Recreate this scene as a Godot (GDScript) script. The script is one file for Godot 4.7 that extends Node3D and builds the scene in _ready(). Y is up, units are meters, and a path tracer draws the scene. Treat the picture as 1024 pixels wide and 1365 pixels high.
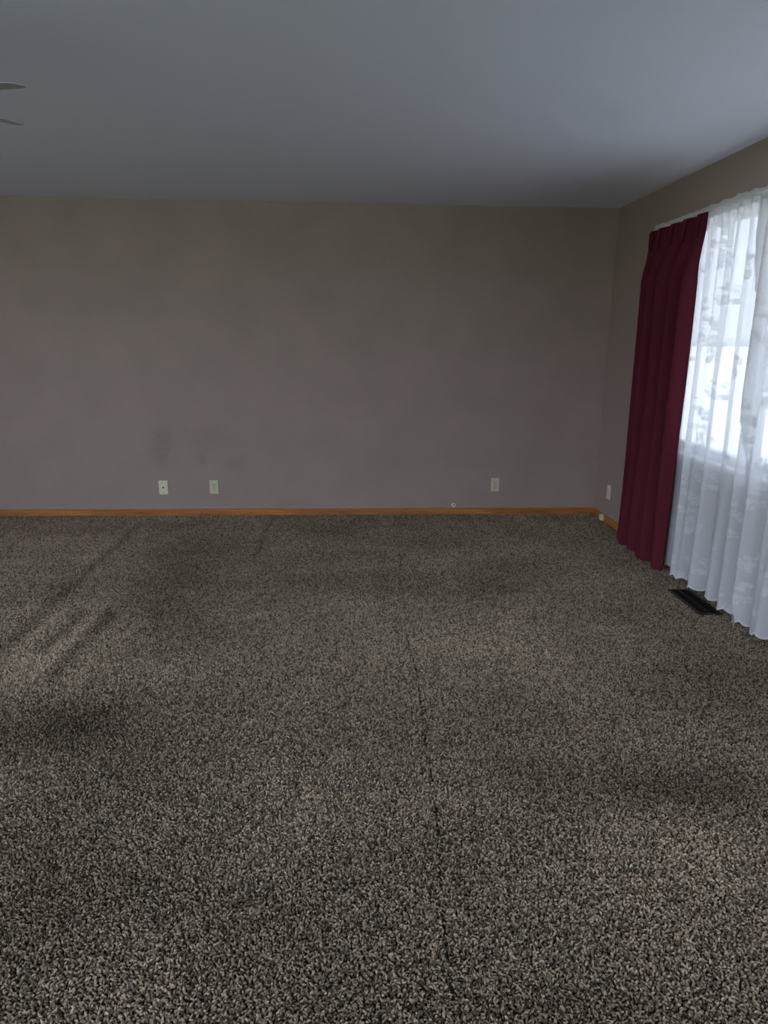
extends Node3D
# An emptied living room: taupe walls, brown-grey cut-pile carpet, oak baseboard,
# and at the right a wide window behind lace panels with one burgundy drape.
# Axes: back wall is z = 0, window wall is x = 0, carpet backing is y = 0. Metres.

const SUN := 4.6
const SKY := 2.7
const H := 2.44          # ceiling height
const ROOM_W := 6.3      # the room runs from x = -ROOM_W to 0
const ROOM_L := 7.6      # and from z = 0 to ROOM_L
const PILE := 0.011      # height of the carpet pile
const WIN := [1.05, 4.3, 0.765, 2.14]   # window opening in the right wall: z0, z1, y0, y1

var rng := RandomNumberGenerator.new()
var names := {}

# ------------------------------------------------------------------ helpers
func numbered(n: String) -> String:
	if not names.has(n):
		names[n] = 0
		return n
	names[n] += 1
	return "%s_%03d" % [n, names[n]]

func new_st() -> SurfaceTool:
	var st := SurfaceTool.new()
	st.begin(Mesh.PRIMITIVE_TRIANGLES)
	return st

func tri_out(st: SurfaceTool, a: Vector3, b: Vector3, c: Vector3, mid: Vector3, uvs = null) -> void:
	# a triangle of a convex body round mid; Godot's front faces run clockwise
	var n := (b - a).cross(c - a)
	if n.length_squared() < 1e-16:
		return
	var pts := [a, c, b]
	var ids := [0, 2, 1]
	if n.dot((a + b + c) / 3.0 - mid) < 0.0:
		pts = [a, b, c]
		ids = [0, 1, 2]
	n = (pts[2] - pts[0]).cross(pts[1] - pts[0]).normalized()
	for k in 3:
		var p: Vector3 = pts[k]
		st.set_normal(n)
		if uvs != null:
			st.set_uv(uvs[ids[k]])
		elif absf(n.y) > 0.7:
			st.set_uv(Vector2(p.x, p.z))
		elif absf(n.x) > 0.7:
			st.set_uv(Vector2(p.z, -p.y))
		else:
			st.set_uv(Vector2(p.x, -p.y))
		st.add_vertex(p)

func quad_out(st: SurfaceTool, a: Vector3, b: Vector3, c: Vector3, d: Vector3, mid: Vector3) -> void:
	tri_out(st, a, b, c, mid)
	tri_out(st, a, c, d, mid)

func add_box(st: SurfaceTool, lo: Vector3, hi: Vector3, r := 0.0) -> void:
	# a box with chamfered edges
	var mid := (lo + hi) * 0.5
	var h := (hi - lo) * 0.5
	r = minf(r, minf(h.x, minf(h.y, h.z)) * 0.95)
	for ax in 3:
		var b := (ax + 1) % 3
		var c := (ax + 2) % 3
		for s in [-1.0, 1.0]:
			var q := []
			for e in [[-1, -1], [1, -1], [1, 1], [-1, 1]]:
				var p := Vector3.ZERO
				p[ax] = s * h[ax]
				p[b] = e[0] * (h[b] - r)
				p[c] = e[1] * (h[c] - r)
				q.append(mid + p)
			quad_out(st, q[0], q[1], q[2], q[3], mid)
		if r > 0.0:
			for sb in [-1.0, 1.0]:
				for sc in [-1.0, 1.0]:
					var q := []
					for e in [[-1, 0], [1, 0], [1, 1], [-1, 1]]:
						var p := Vector3.ZERO
						p[ax] = e[0] * (h[ax] - r)
						p[b] = sb * (h[b] - r * (1 - e[1]))
						p[c] = sc * (h[c] - r * e[1])
						q.append(mid + p)
					quad_out(st, q[0], q[1], q[2], q[3], mid)
	if r > 0.0:
		for sx in [-1.0, 1.0]:
			for sy in [-1.0, 1.0]:
				for sz in [-1.0, 1.0]:
					var s := Vector3(sx, sy, sz)
					var i := h - Vector3.ONE * r
					tri_out(st, mid + s * Vector3(h.x, i.y, i.z), mid + s * Vector3(i.x, h.y, i.z), mid + s * Vector3(i.x, i.y, h.z), mid)

func add_grid(st: SurfaceTool, nu: int, nv: int, f: Callable, flip := false) -> void:
	# f(i, j) gives [point, uv]; the front is where u x v points, or the other side with flip
	var pts := []
	for j in nv + 1:
		for i in nu + 1:
			pts.append(f.call(i, j))
	for j in nv:
		for i in nu:
			var a: int = j * (nu + 1) + i
			var b := a + 1
			var c := a + nu + 2
			var d := a + nu + 1
			for k in ([a, b, c, a, c, d] if flip else [a, c, b, a, d, c]):
				st.set_uv(pts[k][1])
				st.add_vertex(pts[k][0])

func add_lathe(st: SurfaceTool, prof: Array, sides: int, xf: Transform3D) -> void:
	# profile of Vector2(radius, height) turned about y, then placed by xf
	var f := func(i, j):
		var a: float = TAU * (i % sides) / sides
		var p: Vector2 = prof[j]
		return [xf * Vector3(cos(a) * p.x, p.y, sin(a) * p.x), Vector2(float(i) / sides, p.y)]
	add_grid(st, sides, prof.size() - 1, f, true)

func add_tube(st: SurfaceTool, path: Array, radii: Array, sides := 6) -> void:
	var f := func(i, j):
		var p: Vector3 = path[j]
		var t: Vector3 = (path[mini(j + 1, path.size() - 1)] - path[maxi(j - 1, 0)]).normalized()
		var u := t.cross(Vector3(0.31, 0.17, 0.93)).normalized()
		var v := t.cross(u)
		var a: float = TAU * (i % sides) / sides
		return [p + (u * cos(a) + v * sin(a)) * radii[j], Vector2(float(i) / sides, float(j))]
	add_grid(st, sides, path.size() - 1, f, true)

func put(called: String, mesh: Mesh, m: Material, parent: Node = null) -> MeshInstance3D:
	var o := MeshInstance3D.new()
	o.name = numbered(called) if parent == null else called
	o.mesh = mesh
	o.material_override = m
	o.cast_shadow = GeometryInstance3D.SHADOW_CASTING_SETTING_ON
	(self if parent == null else parent).add_child(o, true)
	return o

func obj(called: String, st: SurfaceTool, m: Material, parent: Node = null, smooth := false) -> MeshInstance3D:
	if smooth:
		st.index()
		st.generate_normals()
	return put(called, st.commit(), m, parent)

func struct(called: String, st: SurfaceTool, m: Material, label := "") -> MeshInstance3D:
	var o := obj(called, st, m)
	o.set_meta("kind", "structure")
	if label:
		o.set_meta("label", label)
	return o

func tag(o: Node, label: String, category: String, group := "") -> void:
	o.set_meta("label", label)
	o.set_meta("category", category)
	if group:
		o.set_meta("group", group)

func thing(called: String, at: Vector3, label: String, category: String, group := "") -> Node3D:
	var o := Node3D.new()
	o.name = numbered(called)
	add_child(o, true)
	o.position = at
	tag(o, label, category, group)
	return o

func paint(c: Color, rough := 0.8) -> StandardMaterial3D:
	var m := StandardMaterial3D.new()
	m.albedo_color = c
	m.roughness = rough
	return m

func noise_tex(size: int, freq: float, seed_: int, octaves := 3) -> NoiseTexture2D:
	var n := FastNoiseLite.new()
	n.seed = seed_
	n.frequency = freq
	n.fractal_octaves = octaves
	var t := NoiseTexture2D.new()
	t.width = size
	t.height = size
	t.seamless = true
	t.noise = n
	return t

func relief(m: StandardMaterial3D, tex: Texture2D, cm: float, tile: float) -> void:
	m.heightmap_enabled = true
	m.heightmap_texture = tex
	m.heightmap_scale = cm
	m.uv1_triplanar = true
	m.uv1_world_triplanar = true
	m.uv1_scale = Vector3.ONE / tile

# ------------------------------------------------------------------ textures
func wall_texture() -> ImageTexture:
	# taupe emulsion over the whole back wall with a few rubbed scuffs above the outlets
	var w := 1024
	var h := 400
	var n := FastNoiseLite.new()
	n.seed = 5
	n.frequency = 0.012
	n.fractal_octaves = 4
	# x, y on the wall, half width, half height, strength
	var scuffs := [[-3.616, 0.56, 0.10, 0.14, 0.08], [-3.60, 0.69, 0.07, 0.07, 0.05], [-3.302, 0.48, 0.035, 0.05, 0.06], [-3.037, 0.443, 0.13, 0.09, 0.05], [-3.2, 0.62, 0.25, 0.12, 0.03], [-2.66, 1.6, 0.03, 0.25, 0.015]]
	var img := Image.create(w, h, false, Image.FORMAT_RGB8)
	for j in h:
		for i in w:
			var x := -ROOM_W + ROOM_W * (i + 0.5) / w
			var y := H * (1.0 - (j + 0.5) / h)
			var k := 1.0 + 0.035 * n.get_noise_2d(i, j) + rng.randf_range(-0.012, 0.012)
			for s in scuffs:
				var d := Vector2((x - s[0]) / s[2], (y - s[1]) / s[3]).length_squared()
				if d < 6.0:
					k *= 1.0 - s[4] * exp(-d) * (1.0 + 0.6 * n.get_noise_2d(i * 5.0, j * 5.0))
			img.set_pixel(i, j, Color(0.67 * k, 0.59 * k, 0.548 * k))
	img.generate_mipmaps()
	return ImageTexture.create_from_image(img)

func oak_texture() -> ImageTexture:
	var w := 1024
	var h := 64
	var n := FastNoiseLite.new()
	n.seed = 11
	n.frequency = 0.02
	n.fractal_octaves = 4
	var img := Image.create(w, h, false, Image.FORMAT_RGB8)
	for j in h:
		for i in w:
			var g := n.get_noise_2d(i * 0.35, j * 9.0)
			var b := n.get_noise_2d(i * 0.12 + 400.0, j * 1.5)
			var k := 1.0 + 0.22 * g + 0.16 * b
			img.set_pixel(i, j, Color(clampf(0.72 * k, 0, 1), clampf(0.45 * k * (1 + 0.05 * b), 0, 1), clampf(0.20 * k, 0, 1)))
	img.generate_mipmaps()
	return ImageTexture.create_from_image(img)

func lace_texture() -> ImageTexture:
	# 0.45 m of floral lace: a fine net (alpha) carrying denser leaf and flower sprigs
	var s := 640
	var a := PackedFloat32Array()
	a.resize(s * s)
	var n := FastNoiseLite.new()
	n.seed = 3
	n.frequency = 0.03
	for j in s:
		for i in s:
			var net := 0.03 * sin(i * TAU / 5.0) * sin(j * TAU / 5.0)
			a[j * s + i] = LACE_NET + net + rng.randf_range(-0.03, 0.03)
	var r := RandomNumberGenerator.new()
	r.seed = 77
	var blob := func(cx: float, cy: float, rx: float, ry: float, ang: float, v: float):
		var m := int(ceil(maxf(rx, ry))) + 1
		var ca := cos(ang)
		var sa := sin(ang)
		for dj in range(-m, m + 1):
			for di in range(-m, m + 1):
				var u := (di * ca + dj * sa) / rx
				var w := (-di * sa + dj * ca) / ry
				var d := u * u + w * w
				if d < 1.0:
					var at := posmod(int(cy) + dj, s) * s + posmod(int(cx) + di, s)
					var vein := 0.12 if absf(w) < 0.12 else 0.0
					a[at] = maxf(a[at], v * (1.0 - 0.2 * d * d) - vein)
	for k in 19:                                      # sprigs
		var x := r.randf() * s
		var y := r.randf() * s
		var ang := r.randf() * TAU
		for t in 22:                                  # a curved stem with leaves
			ang += r.randf_range(-0.12, 0.2)
			x += cos(ang) * 5.0
			y += sin(ang) * 5.0
			blob.call(x, y, 3.0, 1.8, ang, 0.9)
			if t % 3 == 1:
				for sd in [-1.0, 1.0]:
					var la: float = ang + sd * 0.9
					blob.call(x + cos(la) * 15, y + sin(la) * 15, 15.0, r.randf_range(5.0, 8.0), la, r.randf_range(0.9, 0.99))
		for b in 3:                                   # a cluster of flowers at its tip
			var fx := x + r.randf_range(-30, 30)
			var fy := y + r.randf_range(-30, 30)
			for p in 6:
				var pa := TAU * p / 6.0 + r.randf() * 0.3
				blob.call(fx + cos(pa) * 11, fy + sin(pa) * 11, 10.0, 6.5, pa, 0.98)
			blob.call(fx, fy, 4.0, 4.0, 0.0, 0.75)
	for k in 60:
		blob.call(r.randf() * s, r.randf() * s, 4.0, 4.0, 0.0, 0.9)
	var img := Image.create(s, s, false, Image.FORMAT_RGBA8)
	for j in s:
		for i in s:
			img.set_pixel(i, j, Color(1, 1, 1, clampf(a[j * s + i], 0.05, 1.0)))
	return ImageTexture.create_from_image(img)

const LACE_NET := 0.80

# ------------------------------------------------------------------ carpet
# lighter and darker patches of the pile: x, z, half width, half length, tone
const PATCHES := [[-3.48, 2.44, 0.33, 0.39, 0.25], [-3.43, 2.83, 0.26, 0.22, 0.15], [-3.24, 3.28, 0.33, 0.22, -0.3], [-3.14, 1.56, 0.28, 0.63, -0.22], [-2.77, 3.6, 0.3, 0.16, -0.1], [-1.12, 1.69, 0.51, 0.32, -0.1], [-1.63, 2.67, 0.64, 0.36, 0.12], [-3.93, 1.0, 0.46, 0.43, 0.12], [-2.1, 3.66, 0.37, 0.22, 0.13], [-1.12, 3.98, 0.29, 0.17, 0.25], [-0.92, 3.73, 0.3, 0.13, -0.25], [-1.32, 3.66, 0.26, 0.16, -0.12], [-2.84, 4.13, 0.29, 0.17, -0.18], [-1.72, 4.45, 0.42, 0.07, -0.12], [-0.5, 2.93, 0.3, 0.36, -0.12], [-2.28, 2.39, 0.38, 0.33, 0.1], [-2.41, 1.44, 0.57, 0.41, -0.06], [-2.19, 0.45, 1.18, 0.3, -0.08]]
# tracks left by vacuum wheels: x, z0, z1, half width, tone
const TRACKS := [[-3.74, 0.4, 2.6, 0.035, -0.2], [-3.535, 2.08, 2.62, 0.045, -0.34], [-3.385, 2.08, 2.88, 0.045, -0.36], [-3.65, 2.1, 2.55, 0.03, 0.12], [-3.46, 2.1, 2.8, 0.04, 0.14], [-2.73, 0.05, 1.15, 0.02, -0.16]]

func seam_x(z: float) -> float:
	# the carpet seam wanders a little on its way from the back wall to the front
	return -1.72 - 0.034 * z + 0.012 * sin(z * 2.3) + 0.006 * sin(z * 7.1)

func tuft_mesh() -> ArrayMesh:
	# one twisted tuft of yarn, bent over at the tip
	var st := new_st()
	var path := [Vector3(0, 0, 0), Vector3(0.0004, 0.0045, 0), Vector3(0.0022, 0.0085, 0.0006), Vector3(0.0052, 0.0112, 0.0012), Vector3(0.0075, 0.0118, 0.0016)]
	add_tube(st, path, [0.0019, 0.0029, 0.0031, 0.0024, 0.0007], 5)
	st.index()
	st.generate_normals()
	return st.commit()

func build_carpet() -> void:
	var n := FastNoiseLite.new()
	n.seed = 21
	n.frequency = 1.6
	n.fractal_octaves = 3
	var lean := FastNoiseLite.new()
	lean.seed = 8
	lean.frequency = 2.2
	var step := 0.0061
	var z1 := 4.9
	var buf := PackedFloat32Array()
	var rows := int(z1 / step)
	buf.resize(16 * rows * int(6.2 / step))
	var at := 0
	var count := 0
	for r in rows:
		var z := (r + 0.5) * step + 0.012
		var left := maxf(-5.65 + 0.475 * z, -ROOM_W + 0.02)
		var right := -0.016
		var cols := int((right - left) / step)
		for c in cols:
			var px := left + (c + 0.5 * (r % 2)) * step + rng.randf_range(-0.0027, 0.0027)
			var pz := z + rng.randf_range(-0.0027, 0.0027)
			if px > right:
				continue
			if px > -0.212 and px < -0.082 and pz > 1.868 and pz < 2.253:
				continue                                   # the register's opening
			var d := absf(px - seam_x(pz))
			if d < 0.0035 and n.get_noise_2d(pz * 4.0, 9.0) > -0.05:
				continue
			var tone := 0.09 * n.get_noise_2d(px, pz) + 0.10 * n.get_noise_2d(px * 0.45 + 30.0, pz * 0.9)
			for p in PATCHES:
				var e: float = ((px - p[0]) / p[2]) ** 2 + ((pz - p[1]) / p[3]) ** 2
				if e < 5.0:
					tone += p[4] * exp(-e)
			for t in TRACKS:
				if pz > t[1] - 0.1 and pz < t[2] + 0.1:
					var e: float = ((px - t[0] - 0.01 * sin(pz * 9.0)) / t[3]) ** 2
					if e < 5.0:
						tone += t[4] * exp(-e) * smoothstep(t[1] - 0.1, t[1] + 0.1, pz) * (1.0 - smoothstep(t[2] - 0.1, t[2] + 0.1, pz))
			if d < 0.010:
				tone -= 0.06
			# lighter pile stands taller, darker pile shorter; yarn is flecked light and dark
			var yaw := rng.randf() * TAU + lean.get_noise_2d(px, pz)
			var s := rng.randf_range(0.76, 1.06)
			var hh := s * rng.randf_range(0.75, 1.1) * (1.0 + 0.25 * tone)
			var tilt := rng.randf_range(-0.25, 0.25)
			var b := Basis(Vector3.UP, yaw) * Basis(Vector3.BACK, tilt)
			b.x *= s
			b.y *= hh
			b.z *= s
			var f := rng.randf()
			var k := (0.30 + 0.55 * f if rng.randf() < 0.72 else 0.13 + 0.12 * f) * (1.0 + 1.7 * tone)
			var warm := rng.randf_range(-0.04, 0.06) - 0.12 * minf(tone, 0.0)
			buf[at] = b.x.x; buf[at + 1] = b.y.x; buf[at + 2] = b.z.x; buf[at + 3] = px
			buf[at + 4] = b.x.y; buf[at + 5] = b.y.y; buf[at + 6] = b.z.y; buf[at + 7] = 0.0
			buf[at + 8] = b.x.z; buf[at + 9] = b.y.z; buf[at + 10] = b.z.z; buf[at + 11] = pz
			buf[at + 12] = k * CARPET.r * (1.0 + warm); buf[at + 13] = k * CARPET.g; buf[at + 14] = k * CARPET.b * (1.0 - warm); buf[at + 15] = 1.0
			at += 16
			count += 1
	buf.resize(count * 16)
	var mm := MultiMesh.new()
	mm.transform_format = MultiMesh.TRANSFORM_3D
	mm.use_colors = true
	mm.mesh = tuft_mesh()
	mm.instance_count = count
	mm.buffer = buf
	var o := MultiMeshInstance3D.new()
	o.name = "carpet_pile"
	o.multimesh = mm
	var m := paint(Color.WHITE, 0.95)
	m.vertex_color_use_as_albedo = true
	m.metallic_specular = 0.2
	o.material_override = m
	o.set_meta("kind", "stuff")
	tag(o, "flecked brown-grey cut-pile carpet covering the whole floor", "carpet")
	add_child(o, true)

const CARPET := Color(0.84, 0.655, 0.475)

# ------------------------------------------------------------------ drapes
func ctrl(rows: Array, t: float) -> float:
	# smooth curve through [t, value] points
	for k in rows.size() - 1:
		if t <= rows[k + 1][0]:
			var u: float = (t - rows[k][0]) / maxf(rows[k + 1][0] - rows[k][0], 1e-5)
			return lerpf(rows[k][1], rows[k + 1][1], smoothstep(0.0, 1.0, u))
	return rows[-1][1]

const FOLD_TOP := [[0, 0.3], [0.07, 0.55], [0.16, 0.2], [0.25, 0.62], [0.36, 0.2], [0.47, 0.65], [0.58, 0.2], [0.68, 0.65], [0.79, 0.22], [0.92, 0.75], [1.0, 0.5]]
const FOLD_MID := [[0, 0.2], [0.05, 0.5], [0.14, 0.0], [0.25, 0.8], [0.335, 0.0], [0.46, 0.85], [0.58, 0.1], [0.68, 0.75], [0.78, 0.0], [0.92, 1.0], [1.0, 0.3]]
const FOLD_LOW := [[0, 0.2], [0.04, 0.4], [0.09, 0.0], [0.2, 0.85], [0.31, 0.0], [0.43, 0.85], [0.53, 0.6], [0.66, 0.9], [0.8, 0.0], [0.93, 0.95], [1.0, 0.3]]

func drape_point(t: float, v: float) -> Vector3:
	# t runs from the corner side to the window side, v from hem to heading
	var top := ctrl(FOLD_TOP, t)
	var mid := ctrl(FOLD_MID, t)
	var low := ctrl(FOLD_LOW, t)
	var f := lerpf(low, mid, smoothstep(0.0, 0.55, v))
	f = lerpf(f, top, smoothstep(0.82, 0.97, v))
	f = pow(clampf(f, 0.0, 1.0), 0.7)
	var amp := lerpf(0.122, 0.110, v)
	amp = lerpf(amp, 0.05, smoothstep(0.84, 0.97, v))
	f += 0.05 * sin(t * 46.0 + 2.0 * sin(v * 3.0)) * smoothstep(0.15, 0.4, f) * (1.0 - smoothstep(0.85, 0.95, v))
	var z := lerpf(lerpf(0.80, 0.786, v), lerpf(1.555, 1.575, v), t)
	z += 0.006 * sin(v * 7.0 + t * 9.0) * (1.0 - v)
	var y := lerpf(0.028, 2.153, v) + 0.006 * sin(t * 17.0) * (1.0 - v)
	return Vector3(-0.048 - amp * f, y, z)

func build_drape(m: Material, pm: Material) -> void:
	var base := Vector3(-0.09, 0.0, 1.18)
	var root := thing("drape", base, "burgundy pinch-pleated drape hanging beside the white lace at the left end of the window", "curtain")
	var nu := 150
	var nv := 70
	var st := new_st()
	# front and back face 3 mm apart, closed along every edge
	for side in 2:
		var off := Vector3(0.003 * side, 0, 0)
		var f := func(i, j):
			return [drape_point(float(i) / nu, float(j) / nv) + off - base, Vector2(i * 1.4 / nu, j * 2.1 / nv)]
		add_grid(st, nu, nv, f, side == 0)
	for edge in 2:
		var fe := func(i, j):
			return [drape_point(float(i) / nu, float(edge)) + Vector3(0.003 * j, 0, 0) - base, Vector2(i * 1.4 / nu, j * 0.003)]
		add_grid(st, nu, 1, fe, edge == 1)
		var fs := func(i, j):
			return [drape_point(float(edge), float(j) / nv) + Vector3(0.003 * i, 0, 0) - base, Vector2(i * 0.003, j * 2.1 / nv)]
		add_grid(st, 1, nv, fs, edge == 0)
	obj("panel", st, m, root, true)
	# stitched bottom hem, a slightly proud band
	st = new_st()
	var fh := func(i, j):
		return [drape_point(float(i) / nu, 0.05 * j / 4.0) + Vector3(-0.0025 * sin(PI * j / 4.0), -0.001, 0) - base, Vector2(i * 1.4 / nu, j * 0.025)]
	add_grid(st, nu, 4, fh, true)
	obj("hem", st, m, root, true)
	for t in [0.085, 0.25, 0.47, 0.68, 0.91]:            # three-finger pinch pleats
		st = new_st()
		for k in [-1, 0, 1]:
			var path := []
			var rad := []
			for j in 9:
				var u := j / 8.0
				var p := drape_point(t, lerpf(0.938, 0.999, u)) - base
				path.append(p + Vector3(-0.002 - 0.006 * (1 - absi(k)) - 0.012 * sin(PI * u) * 0.5, 0, k * lerpf(0.006, 0.013, absf(u - 0.25) + 0.25)))
				rad.append(lerpf(0.0065, 0.011, absf(u - 0.2)) if j > 0 and j < 8 else 0.003)
			add_tube(st, path, rad, 8)
		obj("pinch_pleat", st, pm, root, true)

func lace_fold(z: float, v: float, ph: float) -> float:
	# distance from the wall of a gathered panel; gathers open into wide folds below
	var low := 1.0 - v
	var wide := sin(z * TAU / 0.185 + ph + 1.1 * sin(z * 5.3 + ph) + 0.5 * v)
	var narrow := sin(z * TAU / 0.088 + ph * 2.0 + 1.3 * sin(z * 7.7) - 0.6 * v)
	var fine := sin(z * TAU / 0.037 + 3.0 * sin(z * 9.0))
	return 0.010 * wide + 0.034 * wide * low + 0.020 * narrow * (0.5 + 0.5 * v) + 0.004 * fine * smoothstep(0.5, 1.0, v)

func build_lace(z_top0: float, z_top1: float, z_low0: float, z_low1: float, hang: float, ph: float, label: String, m: Material, edge_left: bool) -> Node3D:
	var base := Vector3(-0.075, 0, (z_low0 + z_low1) * 0.5)
	var root := thing("lace_curtain", base, label, "curtain", "lace panels on the window rod")
	var nv := 56
	var span := maxf(z_low1 - z_low0, z_top1 - z_top0)
	var nu := int(span / 0.0075)
	var top := 2.146
	var point := func(t: float, v: float, hem: float) -> Vector3:
		var z := lerpf(lerpf(z_low0, z_top0, pow(v, 0.8)), lerpf(z_low1, z_top1, v), t)
		if edge_left:
			z += 0.007 * absf(sin(v * 52.0)) * pow(1.0 - t, 30.0)
		var cloth := z * 1.5
		var scallop := 0.020 * absf(sin(cloth * PI / 0.085)) + 0.006 * sin(z * 11.0 + ph)
		var y := lerpf(hem - scallop, top, v)
		# the edge behind the drape lies back against the wall
		var free := 1.0 if edge_left else smoothstep(1.44, 1.58, z)
		return Vector3(lerpf(-0.033, -hang - lace_fold(z, v, ph), free), y, z)
	var uv := func(p: Vector3) -> Vector2:
		return Vector2(p.z * 0.9 / 0.5, -p.y / 0.5)
	var st := new_st()
	var f := func(i, j):
		var p: Vector3 = point.call(float(i) / nu, float(j) / nv, 0.052)
		return [p - base, uv.call(p)]
	add_grid(st, nu, nv, f, true)
	obj("lace_panel", st, m, root, true)
	# denser scalloped border along the hem and a rod pocket at the top
	st = new_st()
	var fh := func(i, j):
		var p: Vector3 = point.call(float(i) / nu, 0.006 * j / 2.0, 0.052)
		return [p + Vector3(-0.0012, 0, 0) - base, Vector2(i, j) * 0.01]
	add_grid(st, nu, 2, fh, true)
	obj("scalloped_hem", st, lace_solid, root, true)
	st = new_st()
	var fp := func(i, j):
		var p: Vector3 = point.call(float(i) / nu, lerpf(0.985, 1.0, j / 2.0), 0.052)
		return [p + Vector3(-0.0015 - 0.002 * (1 if j == 1 else 0), 0, 0) - base, Vector2(i, j) * 0.01]
	add_grid(st, nu, 2, fp, true)
	obj("rod_pocket", st, lace_solid, root, true)
	return root

var lace_solid: StandardMaterial3D

# ------------------------------------------------------------------ wall plates
func add_plate(st: SurfaceTool, w := 0.072, h := 0.116, d := 0.006) -> void:
	add_box(st, Vector3(-w / 2, -h / 2, 0), Vector3(w / 2, h / 2, d), 0.0025)

func make_outlet(at: Vector3, turn: float, label: String, plate_m: Material, face_m: Material, dark: Material) -> Node3D:
	# duplex receptacle: plate, two faces with slots, centre screw
	var root := thing("wall_outlet", at, label, "outlet", "duplex wall outlets")
	root.rotation.y = turn
	var st := new_st()
	add_plate(st)
	obj("cover_plate", st, plate_m, root)
	for s in [-1.0, 1.0]:
		st = new_st()
		add_box(st, Vector3(-0.017, s * 0.0195 - 0.014, 0.004), Vector3(0.017, s * 0.0195 + 0.014, 0.0085), 0.003)
		var face := obj("receptacle", st, face_m, root)
		for k in [-1.0, 1.0]:
			st = new_st()
			add_box(st, Vector3(k * 0.0065 - 0.0016, s * 0.0195 - 0.001, 0.007), Vector3(k * 0.0065 + 0.0016, s * 0.0195 + 0.0085, 0.0089))
			obj("slot", st, dark, face)
		st = new_st()
		add_lathe(st, [Vector2(0, -0.001), Vector2(0.0028, -0.001), Vector2(0.0028, 0.0004), Vector2(0, 0.0004)], 10, Transform3D(Basis(Vector3.RIGHT, PI / 2), Vector3(0, s * 0.0195 - 0.007, 0.0085)))
		obj("ground_hole", st, dark, face)
	st = new_st()
	add_lathe(st, [Vector2(0, 0), Vector2(0.0034, 0), Vector2(0.003, 0.0012), Vector2(0, 0.0016)], 10, Transform3D(Basis(Vector3.RIGHT, PI / 2), Vector3(0, 0, 0.0058)))
	obj("screw", st, dark, root, true)
	return root

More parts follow.
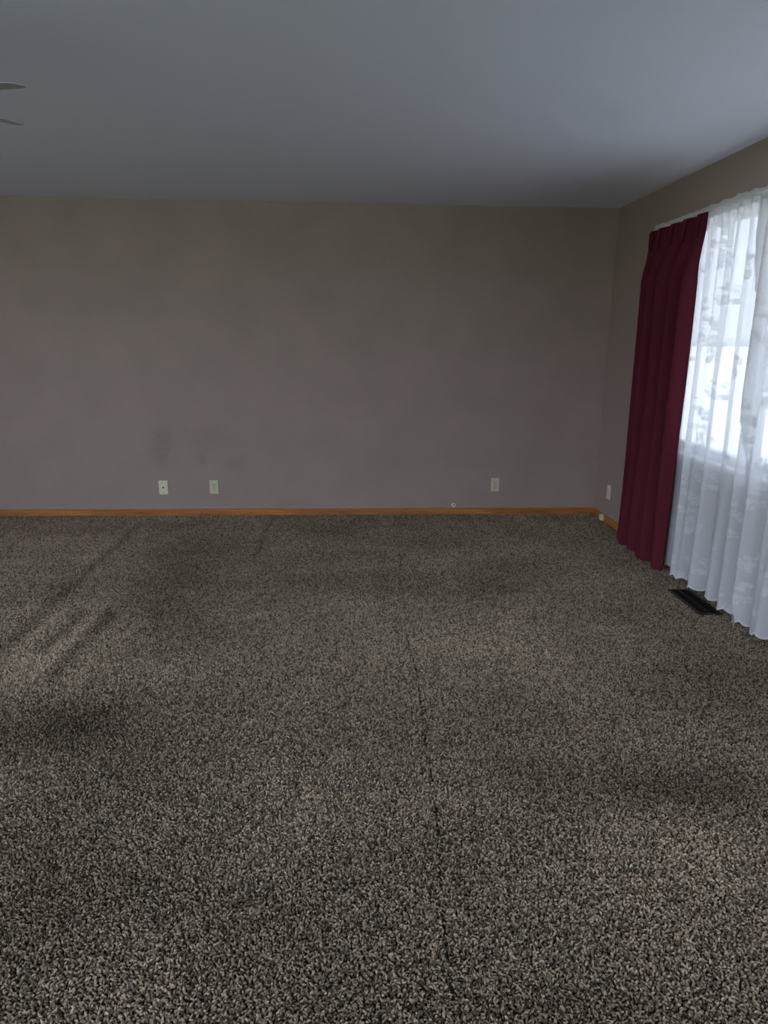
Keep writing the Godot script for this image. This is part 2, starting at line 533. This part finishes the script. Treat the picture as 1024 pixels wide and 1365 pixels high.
# ------------------------------------------------------------------ scene
func _ready() -> void:
	rng.seed = 20240611
	# --- camera
	var cam := Camera3D.new()
	cam.name = "camera"
	cam.transform = Transform3D(Basis(Vector3(0.998587, 0.008758, 0.052421), Vector3(0.004162, 0.970414, -0.241413), Vector3(-0.052984, 0.24129, 0.969006)).orthonormalized(), Vector3(-2.11116, 1.437, 5.65575))
	cam.fov = 72.98
	cam.near = 0.05
	cam.far = 1500.0
	add_child(cam)
	cam.current = true
	# --- sun: high over the window side of the house, kept out by the added ceiling overhang
	var sun := DirectionalLight3D.new()
	sun.name = "sun"
	sun.light_color = Color(0.96, 0.98, 1.0)
	sun.light_energy = SUN
	sun.light_angular_distance = 4.0
	sun.shadow_enabled = true
	sun.rotation_degrees = Vector3(-74, 80, 0)
	add_child(sun)
	# --- overcast sky
	var sky_m := ProceduralSkyMaterial.new()
	sky_m.sky_top_color = Color(0.80, 0.88, 1.0)
	sky_m.sky_horizon_color = Color(0.88, 0.93, 1.0)
	sky_m.ground_bottom_color = Color(0.40, 0.42, 0.42)
	sky_m.ground_horizon_color = Color(0.62, 0.67, 0.70)
	sky_m.sky_energy_multiplier = 1.0
	sky_m.sun_angle_max = 1.0
	var sky := Sky.new()
	sky.sky_material = sky_m
	var env := Environment.new()
	env.background_mode = Environment.BG_SKY
	env.sky = sky
	env.background_energy_multiplier = SKY
	env.ambient_light_source = Environment.AMBIENT_SOURCE_SKY
	env.tonemap_mode = Environment.TONE_MAPPER_LINEAR
	env.tonemap_exposure = 1.33
	env.sdfgi_enabled = true
	env.ssao_enabled = true
	env.ssil_enabled = true
	var we := WorldEnvironment.new()
	we.name = "world_environment"
	we.environment = env
	add_child(we)

	# --- materials
	var grit := noise_tex(512, 0.09, 4, 3)
	var taupe := paint(Color(0.67, 0.59, 0.548), 0.85)
	relief(taupe, grit, 0.04, 0.35)
	var back_m := paint(Color.WHITE, 0.8)
	back_m.albedo_texture = wall_texture()
	back_m.uv1_scale = Vector3(1.0 / ROOM_W, 1.0 / H, 1)
	var ceil_m := paint(Color(0.92, 0.93, 0.975), 0.9)
	relief(ceil_m, grit, 0.06, 0.5)
	var oak := paint(Color.WHITE, 0.45)
	oak.albedo_texture = oak_texture()
	oak.uv1_scale = Vector3(0.6, 8.0, 1)
	var white := paint(Color(0.9, 0.9, 0.88), 0.5)
	var vinyl := paint(Color(0.92, 0.93, 0.94), 0.35)
	var backing := paint(Color(0.36, 0.33, 0.30), 0.95)
	relief(backing, grit, 0.3, 0.12)

	# --- setting
	var st := new_st()
	add_box(st, Vector3(-ROOM_W, -0.15, 0), Vector3(0, 0, ROOM_L))
	struct("floor", st, backing)
	st = new_st()
	add_box(st, Vector3(-ROOM_W - 1.0, H, -1.0), Vector3(1.0, H + 0.15, ROOM_L + 1.0))  # runs past the walls; unseen overhang added to block the sun
	struct("ceiling", st, ceil_m)
	st = new_st()
	add_box(st, Vector3(-ROOM_W, -0.15, -0.15), Vector3(0, H, 0))
	struct("wall_back", st, back_m)
	st = new_st()                                           # right wall round the window
	add_box(st, Vector3(0, -0.15, -0.15), Vector3(0.15, H, WIN[0]))
	add_box(st, Vector3(0, -0.15, WIN[1]), Vector3(0.15, H, ROOM_L + 0.15))
	add_box(st, Vector3(0, -0.15, WIN[0]), Vector3(0.15, WIN[2], WIN[1]))
	add_box(st, Vector3(0, WIN[3], WIN[0]), Vector3(0.15, H, WIN[1]))
	struct("wall_right", st, taupe)
	var lw := [1.8, 6.2, 0.05, 2.15]                           # unseen opening added in the left wall to brighten the room
	st = new_st()
	add_box(st, Vector3(-ROOM_W - 0.15, -0.15, -0.15), Vector3(-ROOM_W, H, lw[0]))
	add_box(st, Vector3(-ROOM_W - 0.15, -0.15, lw[1]), Vector3(-ROOM_W, H, ROOM_L + 0.15))
	add_box(st, Vector3(-ROOM_W - 0.15, -0.15, lw[0]), Vector3(-ROOM_W, lw[2], lw[1]))
	add_box(st, Vector3(-ROOM_W - 0.15, lw[3], lw[0]), Vector3(-ROOM_W, H, lw[1]))
	struct("wall_left", st, taupe)
	var rw := [-5.4, -0.7, 0.2, 2.2]                         # unseen opening added behind the camera for more daylight
	st = new_st()
	add_box(st, Vector3(-ROOM_W, -0.15, ROOM_L), Vector3(rw[0], H, ROOM_L + 0.15))
	add_box(st, Vector3(rw[1], -0.15, ROOM_L), Vector3(0, H, ROOM_L + 0.15))
	add_box(st, Vector3(rw[0], -0.15, ROOM_L), Vector3(rw[1], rw[2], ROOM_L + 0.15))
	add_box(st, Vector3(rw[0], rw[3], ROOM_L), Vector3(rw[1], H, ROOM_L + 0.15))
	struct("wall_front", st, taupe)
	# ground outside
	st = new_st()
	add_box(st, Vector3(0.15, -0.9, -400), Vector3(400, -0.6, 400))
	struct("ground", st, paint(Color(0.72, 0.73, 0.72), 0.95))     # pale paving before the window
	st = new_st()
	add_box(st, Vector3(-400, -0.9, -400), Vector3(0.15, -0.6, 400))
	struct("ground_lawn", st, paint(Color(0.34, 0.36, 0.30), 0.95))
	# window in the right wall: vinyl frame, two mullions, three panes
	var w1 := Node3D.new()
	w1.name = "window_1"
	w1.set_meta("kind", "structure")
	w1.set_meta("label", "wide white-framed window glowing behind the lace curtains")
	add_child(w1)
	var glass := StandardMaterial3D.new()
	glass.transparency = BaseMaterial3D.TRANSPARENCY_ALPHA
	glass.albedo_color = Color(0.92, 0.97, 1.0, 0.06)
	glass.roughness = 0.02
	st = new_st()
	for yy in [[WIN[2], WIN[2] + 0.05], [WIN[3] - 0.05, WIN[3]]]:
		add_box(st, Vector3(0.05, yy[0], WIN[0]), Vector3(0.12, yy[1], WIN[1]), 0.004)
	for zz in [[WIN[0], WIN[0] + 0.05], [WIN[1] - 0.05, WIN[1]]]:
		add_box(st, Vector3(0.05, WIN[2] + 0.05, zz[0]), Vector3(0.12, WIN[3] - 0.05, zz[1]), 0.004)
	obj("window_frame", st, vinyl, w1)
	for zz in [2.9]:
		st = new_st()
		add_box(st, Vector3(0.055, WIN[2] + 0.05, zz - 0.025), Vector3(0.115, WIN[3] - 0.05, zz + 0.025), 0.004)
		obj("mullion", st, vinyl, w1)
	for zz in [[WIN[0] + 0.05, 2.875], [2.925, WIN[1] - 0.05]]:
		st = new_st()
		add_box(st, Vector3(0.083, WIN[2] + 0.05, zz[0]), Vector3(0.087, WIN[3] - 0.05, zz[1]))
		obj("pane", st, glass, w1)
	st = new_st()
	add_box(st, Vector3(-0.022, WIN[2] - 0.022, WIN[0] - 0.04), Vector3(0.05, WIN[2] + 0.002, WIN[1] + 0.04), 0.004)
	obj("window_sill", st, white, w1)
	# oak baseboards
	st = new_st()
	add_box(st, Vector3(-ROOM_W, 0, 0), Vector3(0, 0.063, 0.011), 0.004)
	struct("baseboard_back", st, oak)
	st = new_st()
	add_box(st, Vector3(-0.011, 0, 0.011), Vector3(0, 0.063, ROOM_L), 0.004)
	struct("baseboard_right", st, oak)
	# ragged unpainted strip of wall above the curtain rod
	st = new_st()
	var nz := 180
	var rag := FastNoiseLite.new()
	rag.seed = 31
	rag.frequency = 9.0
	rag.fractal_octaves = 3
	var strip := func(i, j):
		var z := lerpf(0.70, 4.5, float(i) / nz)
		var y := 2.142
		if j >= 1:
			y = 2.209 + 0.016 * rag.get_noise_1d(z) - 0.006 * (1.0 - smoothstep(0.7, 1.4, z))
		return [Vector3(-0.0035 - 0.001 * rag.get_noise_1d(z * 3.0) if j < 2 else 0.001, y, z), Vector2(z, y)]
	add_grid(st, nz, 2, strip, true)
	st.index()
	st.generate_normals()
	var plaster := paint(Color(0.95, 0.94, 0.92), 0.9)
	var tr := put("trim_1", st.commit(), plaster)
	tr.set_meta("kind", "structure")
	tr.set_meta("label", "ragged unpainted white strip of wall just above the curtain rod")

	# --- carpet
	build_carpet()

	# --- curtain rod
	var rod_m := paint(Color(0.90, 0.89, 0.85), 0.4)
	var rod := thing("curtain_rod", Vector3(-0.038, 2.16, 2.55), "slim white traverse rod running along the top of the lace", "curtain rod")
	st = new_st()
	add_box(st, Vector3(-0.012, -0.012, -1.76), Vector3(0.004, 0.014, 1.85), 0.003)
	obj("rail", st, rod_m, rod)
	st = new_st()
	add_box(st, Vector3(-0.017, -0.0135, -1.76), Vector3(0.006, -0.0095, 1.85), 0.001)
	obj("lip", st, white, rod)
	for zz in [-1.7, -0.55, 0.6, 1.8]:
		st = new_st()
		add_box(st, Vector3(0.002, -0.010, zz - 0.012), Vector3(0.037, 0.012, zz + 0.012), 0.002)
		obj("bracket", st, rod_m, rod)
	# --- ceiling fan: two of its five blade tips reach into the picture
	var fan_m := paint(Color(0.70, 0.70, 0.70), 0.6)
	var fan_w := paint(Color(0.85, 0.85, 0.84), 0.4)
	var fan := thing("ceiling_fan", Vector3(-3.62, H, 2.92), "small pale ceiling fan, its blade tips poking in at the left edge of the ceiling", "ceiling fan")
	st = new_st()
	add_lathe(st, [Vector2(0, -0.05), Vector2(0.03, -0.05), Vector2(0.075, -0.02), Vector2(0.08, 0), Vector2(0, 0)], 24, Transform3D.IDENTITY)
	obj("mount", st, fan_w, fan, true)
	st = new_st()
	add_lathe(st, [Vector2(0, -0.24), Vector2(0.05, -0.235), Vector2(0.085, -0.21), Vector2(0.095, -0.17), Vector2(0.09, -0.11), Vector2(0.06, -0.075), Vector2(0.02, -0.07), Vector2(0.02, -0.045), Vector2(0, -0.045)], 28, Transform3D.IDENTITY)
	obj("motor", st, fan_w, fan, true)
	for k in 5:
		var turn := Basis(Vector3.UP, deg_to_rad(-15.6 + 72.0 * k)) * Basis(Vector3.RIGHT, 0.16)
		st = new_st()
		add_box(st, Vector3(0.07, -0.198, -0.015), Vector3(0.16, -0.191, 0.015), 0.002)
		var arm := obj("blade_arm", st, fan_w, fan)
		arm.basis = turn
		# blade: a flat board that widens to a rounded tip
		var outline := PackedVector2Array()
		for p in [[0.12, -0.04], [0.39, -0.055], [0.418, -0.046], [0.43, -0.028], [0.43, 0.028], [0.418, 0.046], [0.39, 0.055], [0.12, 0.04]]:
			outline.append(Vector2(p[0], p[1]))
		st = new_st()
		var mid := Vector3(0.28, -0.187, 0)
		for e in outline.size():
			var p0 := outline[e]
			var p1 := outline[(e + 1) % outline.size()]
			for yy in [-0.190, -0.186]:
				tri_out(st, Vector3(0.28, yy, 0), Vector3(p0.x, yy, p0.y), Vector3(p1.x, yy, p1.y), mid)
			quad_out(st, Vector3(p0.x, -0.190, p0.y), Vector3(p1.x, -0.190, p1.y), Vector3(p1.x, -0.186, p1.y), Vector3(p0.x, -0.186, p0.y), mid)
		var bl := obj("blade", st, fan_m, fan)
		bl.basis = turn
	# --- curtains
	var weave := noise_tex(256, 0.2, 9, 2)
	var red := paint(Color(0.40, 0.16, 0.205), 0.95)
	red.metallic_specular = 0.2
	red.rim_enabled = true
	red.rim = 0.35
	red.rim_tint = 0.8
	relief(red, weave, 0.05, 0.06)
	build_drape(red, red)
	lace_solid = paint(Color(0.93, 0.925, 0.93), 0.9)
	lace_solid.backlight_enabled = true
	lace_solid.backlight = Color(0.5, 0.5, 0.5)
	var lace := paint(Color(0.94, 0.935, 0.94), 0.9)
	lace.albedo_texture = lace_texture()
	lace.transparency = BaseMaterial3D.TRANSPARENCY_ALPHA
	lace.backlight_enabled = true
	lace.backlight = Color(0.5, 0.5, 0.5)
	lace.cull_mode = BaseMaterial3D.CULL_DISABLED
	build_lace(1.36, 2.22, 1.37, 2.405, 0.068, 0.6, "white floral lace panel hanging between the burgundy drape and the second lace panel", lace, false)
	var l2 := build_lace(2.09, 4.3, 2.425, 4.3, 0.085, 0.6, "white floral lace panel with a scalloped side edge at the right border of the picture", lace, true)
	st = new_st()
	var thread := []
	var thr := []
	for k in 7:
		thread.append(Vector3(-0.115 + 0.004 * sin(k * 1.7), 0.068 - 0.009 * k, 2.415 + 0.003 * sin(k * 2.1)) - l2.position)
		thr.append(0.0013)
	add_tube(st, thread, thr, 5)
	obj("loose_thread", st, lace_solid, l2, true)

	# --- wall plates
	var ivory := paint(Color(0.95, 0.90, 0.77), 0.4)
	var ivory_grey := paint(Color(0.85, 0.82, 0.69), 0.4)
	var dark := paint(Color(0.05, 0.045, 0.04), 0.6)
	var coax := thing("cable_plate", Vector3(-3.619, 0.245, 0.0), "cream blank-faced cable jack plate with one dark centre hole, leftmost on the taupe wall", "wall plate")
	st = new_st()
	add_plate(st)
	obj("cover_plate", st, ivory, coax)
	st = new_st()
	add_lathe(st, [Vector2(0, 0), Vector2(0.0075, 0), Vector2(0.0075, 0.003), Vector2(0.0055, 0.003), Vector2(0.0055, 0.009), Vector2(0.003, 0.009), Vector2(0.003, 0.006), Vector2(0, 0.006)], 12, Transform3D(Basis(Vector3.RIGHT, PI / 2), Vector3(0, 0, 0.0058)))
	obj("jack", st, dark, coax)
	for s in [-1.0, 1.0]:
		st = new_st()
		add_lathe(st, [Vector2(0, 0), Vector2(0.0036, 0), Vector2(0.0032, 0.0014), Vector2(0, 0.0018)], 10, Transform3D(Basis(Vector3.RIGHT, PI / 2), Vector3(0, s * 0.042, 0.0058)))
		obj("screw", st, paint(Color(0.5, 0.47, 0.38), 0.4), coax)
	make_outlet(Vector3(-3.207, 0.249, 0), 0, "grey-ivory duplex outlet beside the cream cable plate on the back wall", ivory_grey, ivory_grey, dark)
	make_outlet(Vector3(-0.868, 0.262, 0), 0, "ivory duplex outlet low on the back wall, alone towards the right corner", ivory_grey, ivory_grey, dark)
	make_outlet(Vector3(0, 0.26, 0.297), -PI / 2, "ivory duplex outlet on the window wall between corner and burgundy drape", ivory, ivory, dark)
	# small white grommet where a cable comes through the wall
	var grom := thing("cable_grommet", Vector3(-1.212, 0.088, 0.0), "tiny white ring grommet on the back wall just above the oak baseboard", "grommet")
	st = new_st()
	add_lathe(st, [Vector2(0.006, 0.0), Vector2(0.018, 0.0), Vector2(0.018, 0.005), Vector2(0.015, 0.009), Vector2(0.010, 0.009), Vector2(0.0065, 0.002), Vector2(0.006, 0.0)], 18, Transform3D(Basis(Vector3.RIGHT, PI / 2), Vector3.ZERO))
	obj("ring", st, paint(Color(0.97, 0.93, 0.87), 0.4), grom)
	st = new_st()
	add_lathe(st, [Vector2(0, 0), Vector2(0.0068, 0), Vector2(0.0068, 0.0015), Vector2(0, 0.0015)], 14, Transform3D(Basis(Vector3.RIGHT, PI / 2), Vector3.ZERO))
	obj("hole", st, dark, grom)
	# little beige telephone jack box on the right baseboard
	var jack := thing("phone_jack", Vector3(-0.011, 0.036, 0.235), "small beige telephone jack box on the baseboard between the corner and the burgundy drape", "phone jack")
	st = new_st()
	add_box(st, Vector3(-0.006, -0.026, -0.027), Vector3(0, 0.026, 0.027), 0.002)
	obj("base_plate", st, ivory, jack)
	st = new_st()
	add_box(st, Vector3(-0.024, -0.023, -0.024), Vector3(-0.005, 0.023, 0.024), 0.004)
	obj("cover", st, ivory, jack)
	# --- floor register in the carpet under the lace
	var bronze := paint(Color(0.16, 0.125, 0.09), 0.5)
	bronze.metallic = 0.3
	var duct_m := paint(Color(0.03, 0.03, 0.03), 0.9)
	var reg := thing("floor_register", Vector3(-0.147, 0, 2.06), "dark brown slatted metal floor register in the carpet below the lace", "register")
	st = new_st()
	var hw := 0.0655
	var hl := 0.195
	var tk := [0.004, PILE + 0.003]
	add_box(st, Vector3(-hw, tk[0], -hl), Vector3(-hw + 0.016, tk[1], hl), 0.002)
	add_box(st, Vector3(hw - 0.016, tk[0], -hl), Vector3(hw, tk[1], hl), 0.002)
	add_box(st, Vector3(-hw + 0.016, tk[0], -hl), Vector3(hw - 0.016, tk[1], -hl + 0.018), 0.002)
	add_box(st, Vector3(-hw + 0.016, tk[0], hl - 0.018), Vector3(hw - 0.016, tk[1], hl), 0.002)
	add_box(st, Vector3(-0.004, tk[0], -hl + 0.018), Vector3(0.004, tk[1] - 0.001, hl - 0.018), 0.001)
	obj("frame", st, bronze, reg)
	st = new_st()
	add_box(st, Vector3(-hw + 0.01, 0.0005, -hl + 0.01), Vector3(hw - 0.01, 0.003, hl - 0.01))
	obj("duct_opening", st, duct_m, reg)
	st = new_st()
	add_box(st, Vector3(-0.0215, -0.004, -0.0012), Vector3(0.0215, 0.004, 0.0012), 0.0005)
	var slat_mesh := st.commit()
	for k in 27:
		for s in [-1.0, 1.0]:
			var o := put("slat", slat_mesh, bronze, reg)
			o.position = Vector3(s * 0.0262, 0.008, -hl + 0.0255 + k * 0.0131)
			o.rotation.x = 0.6
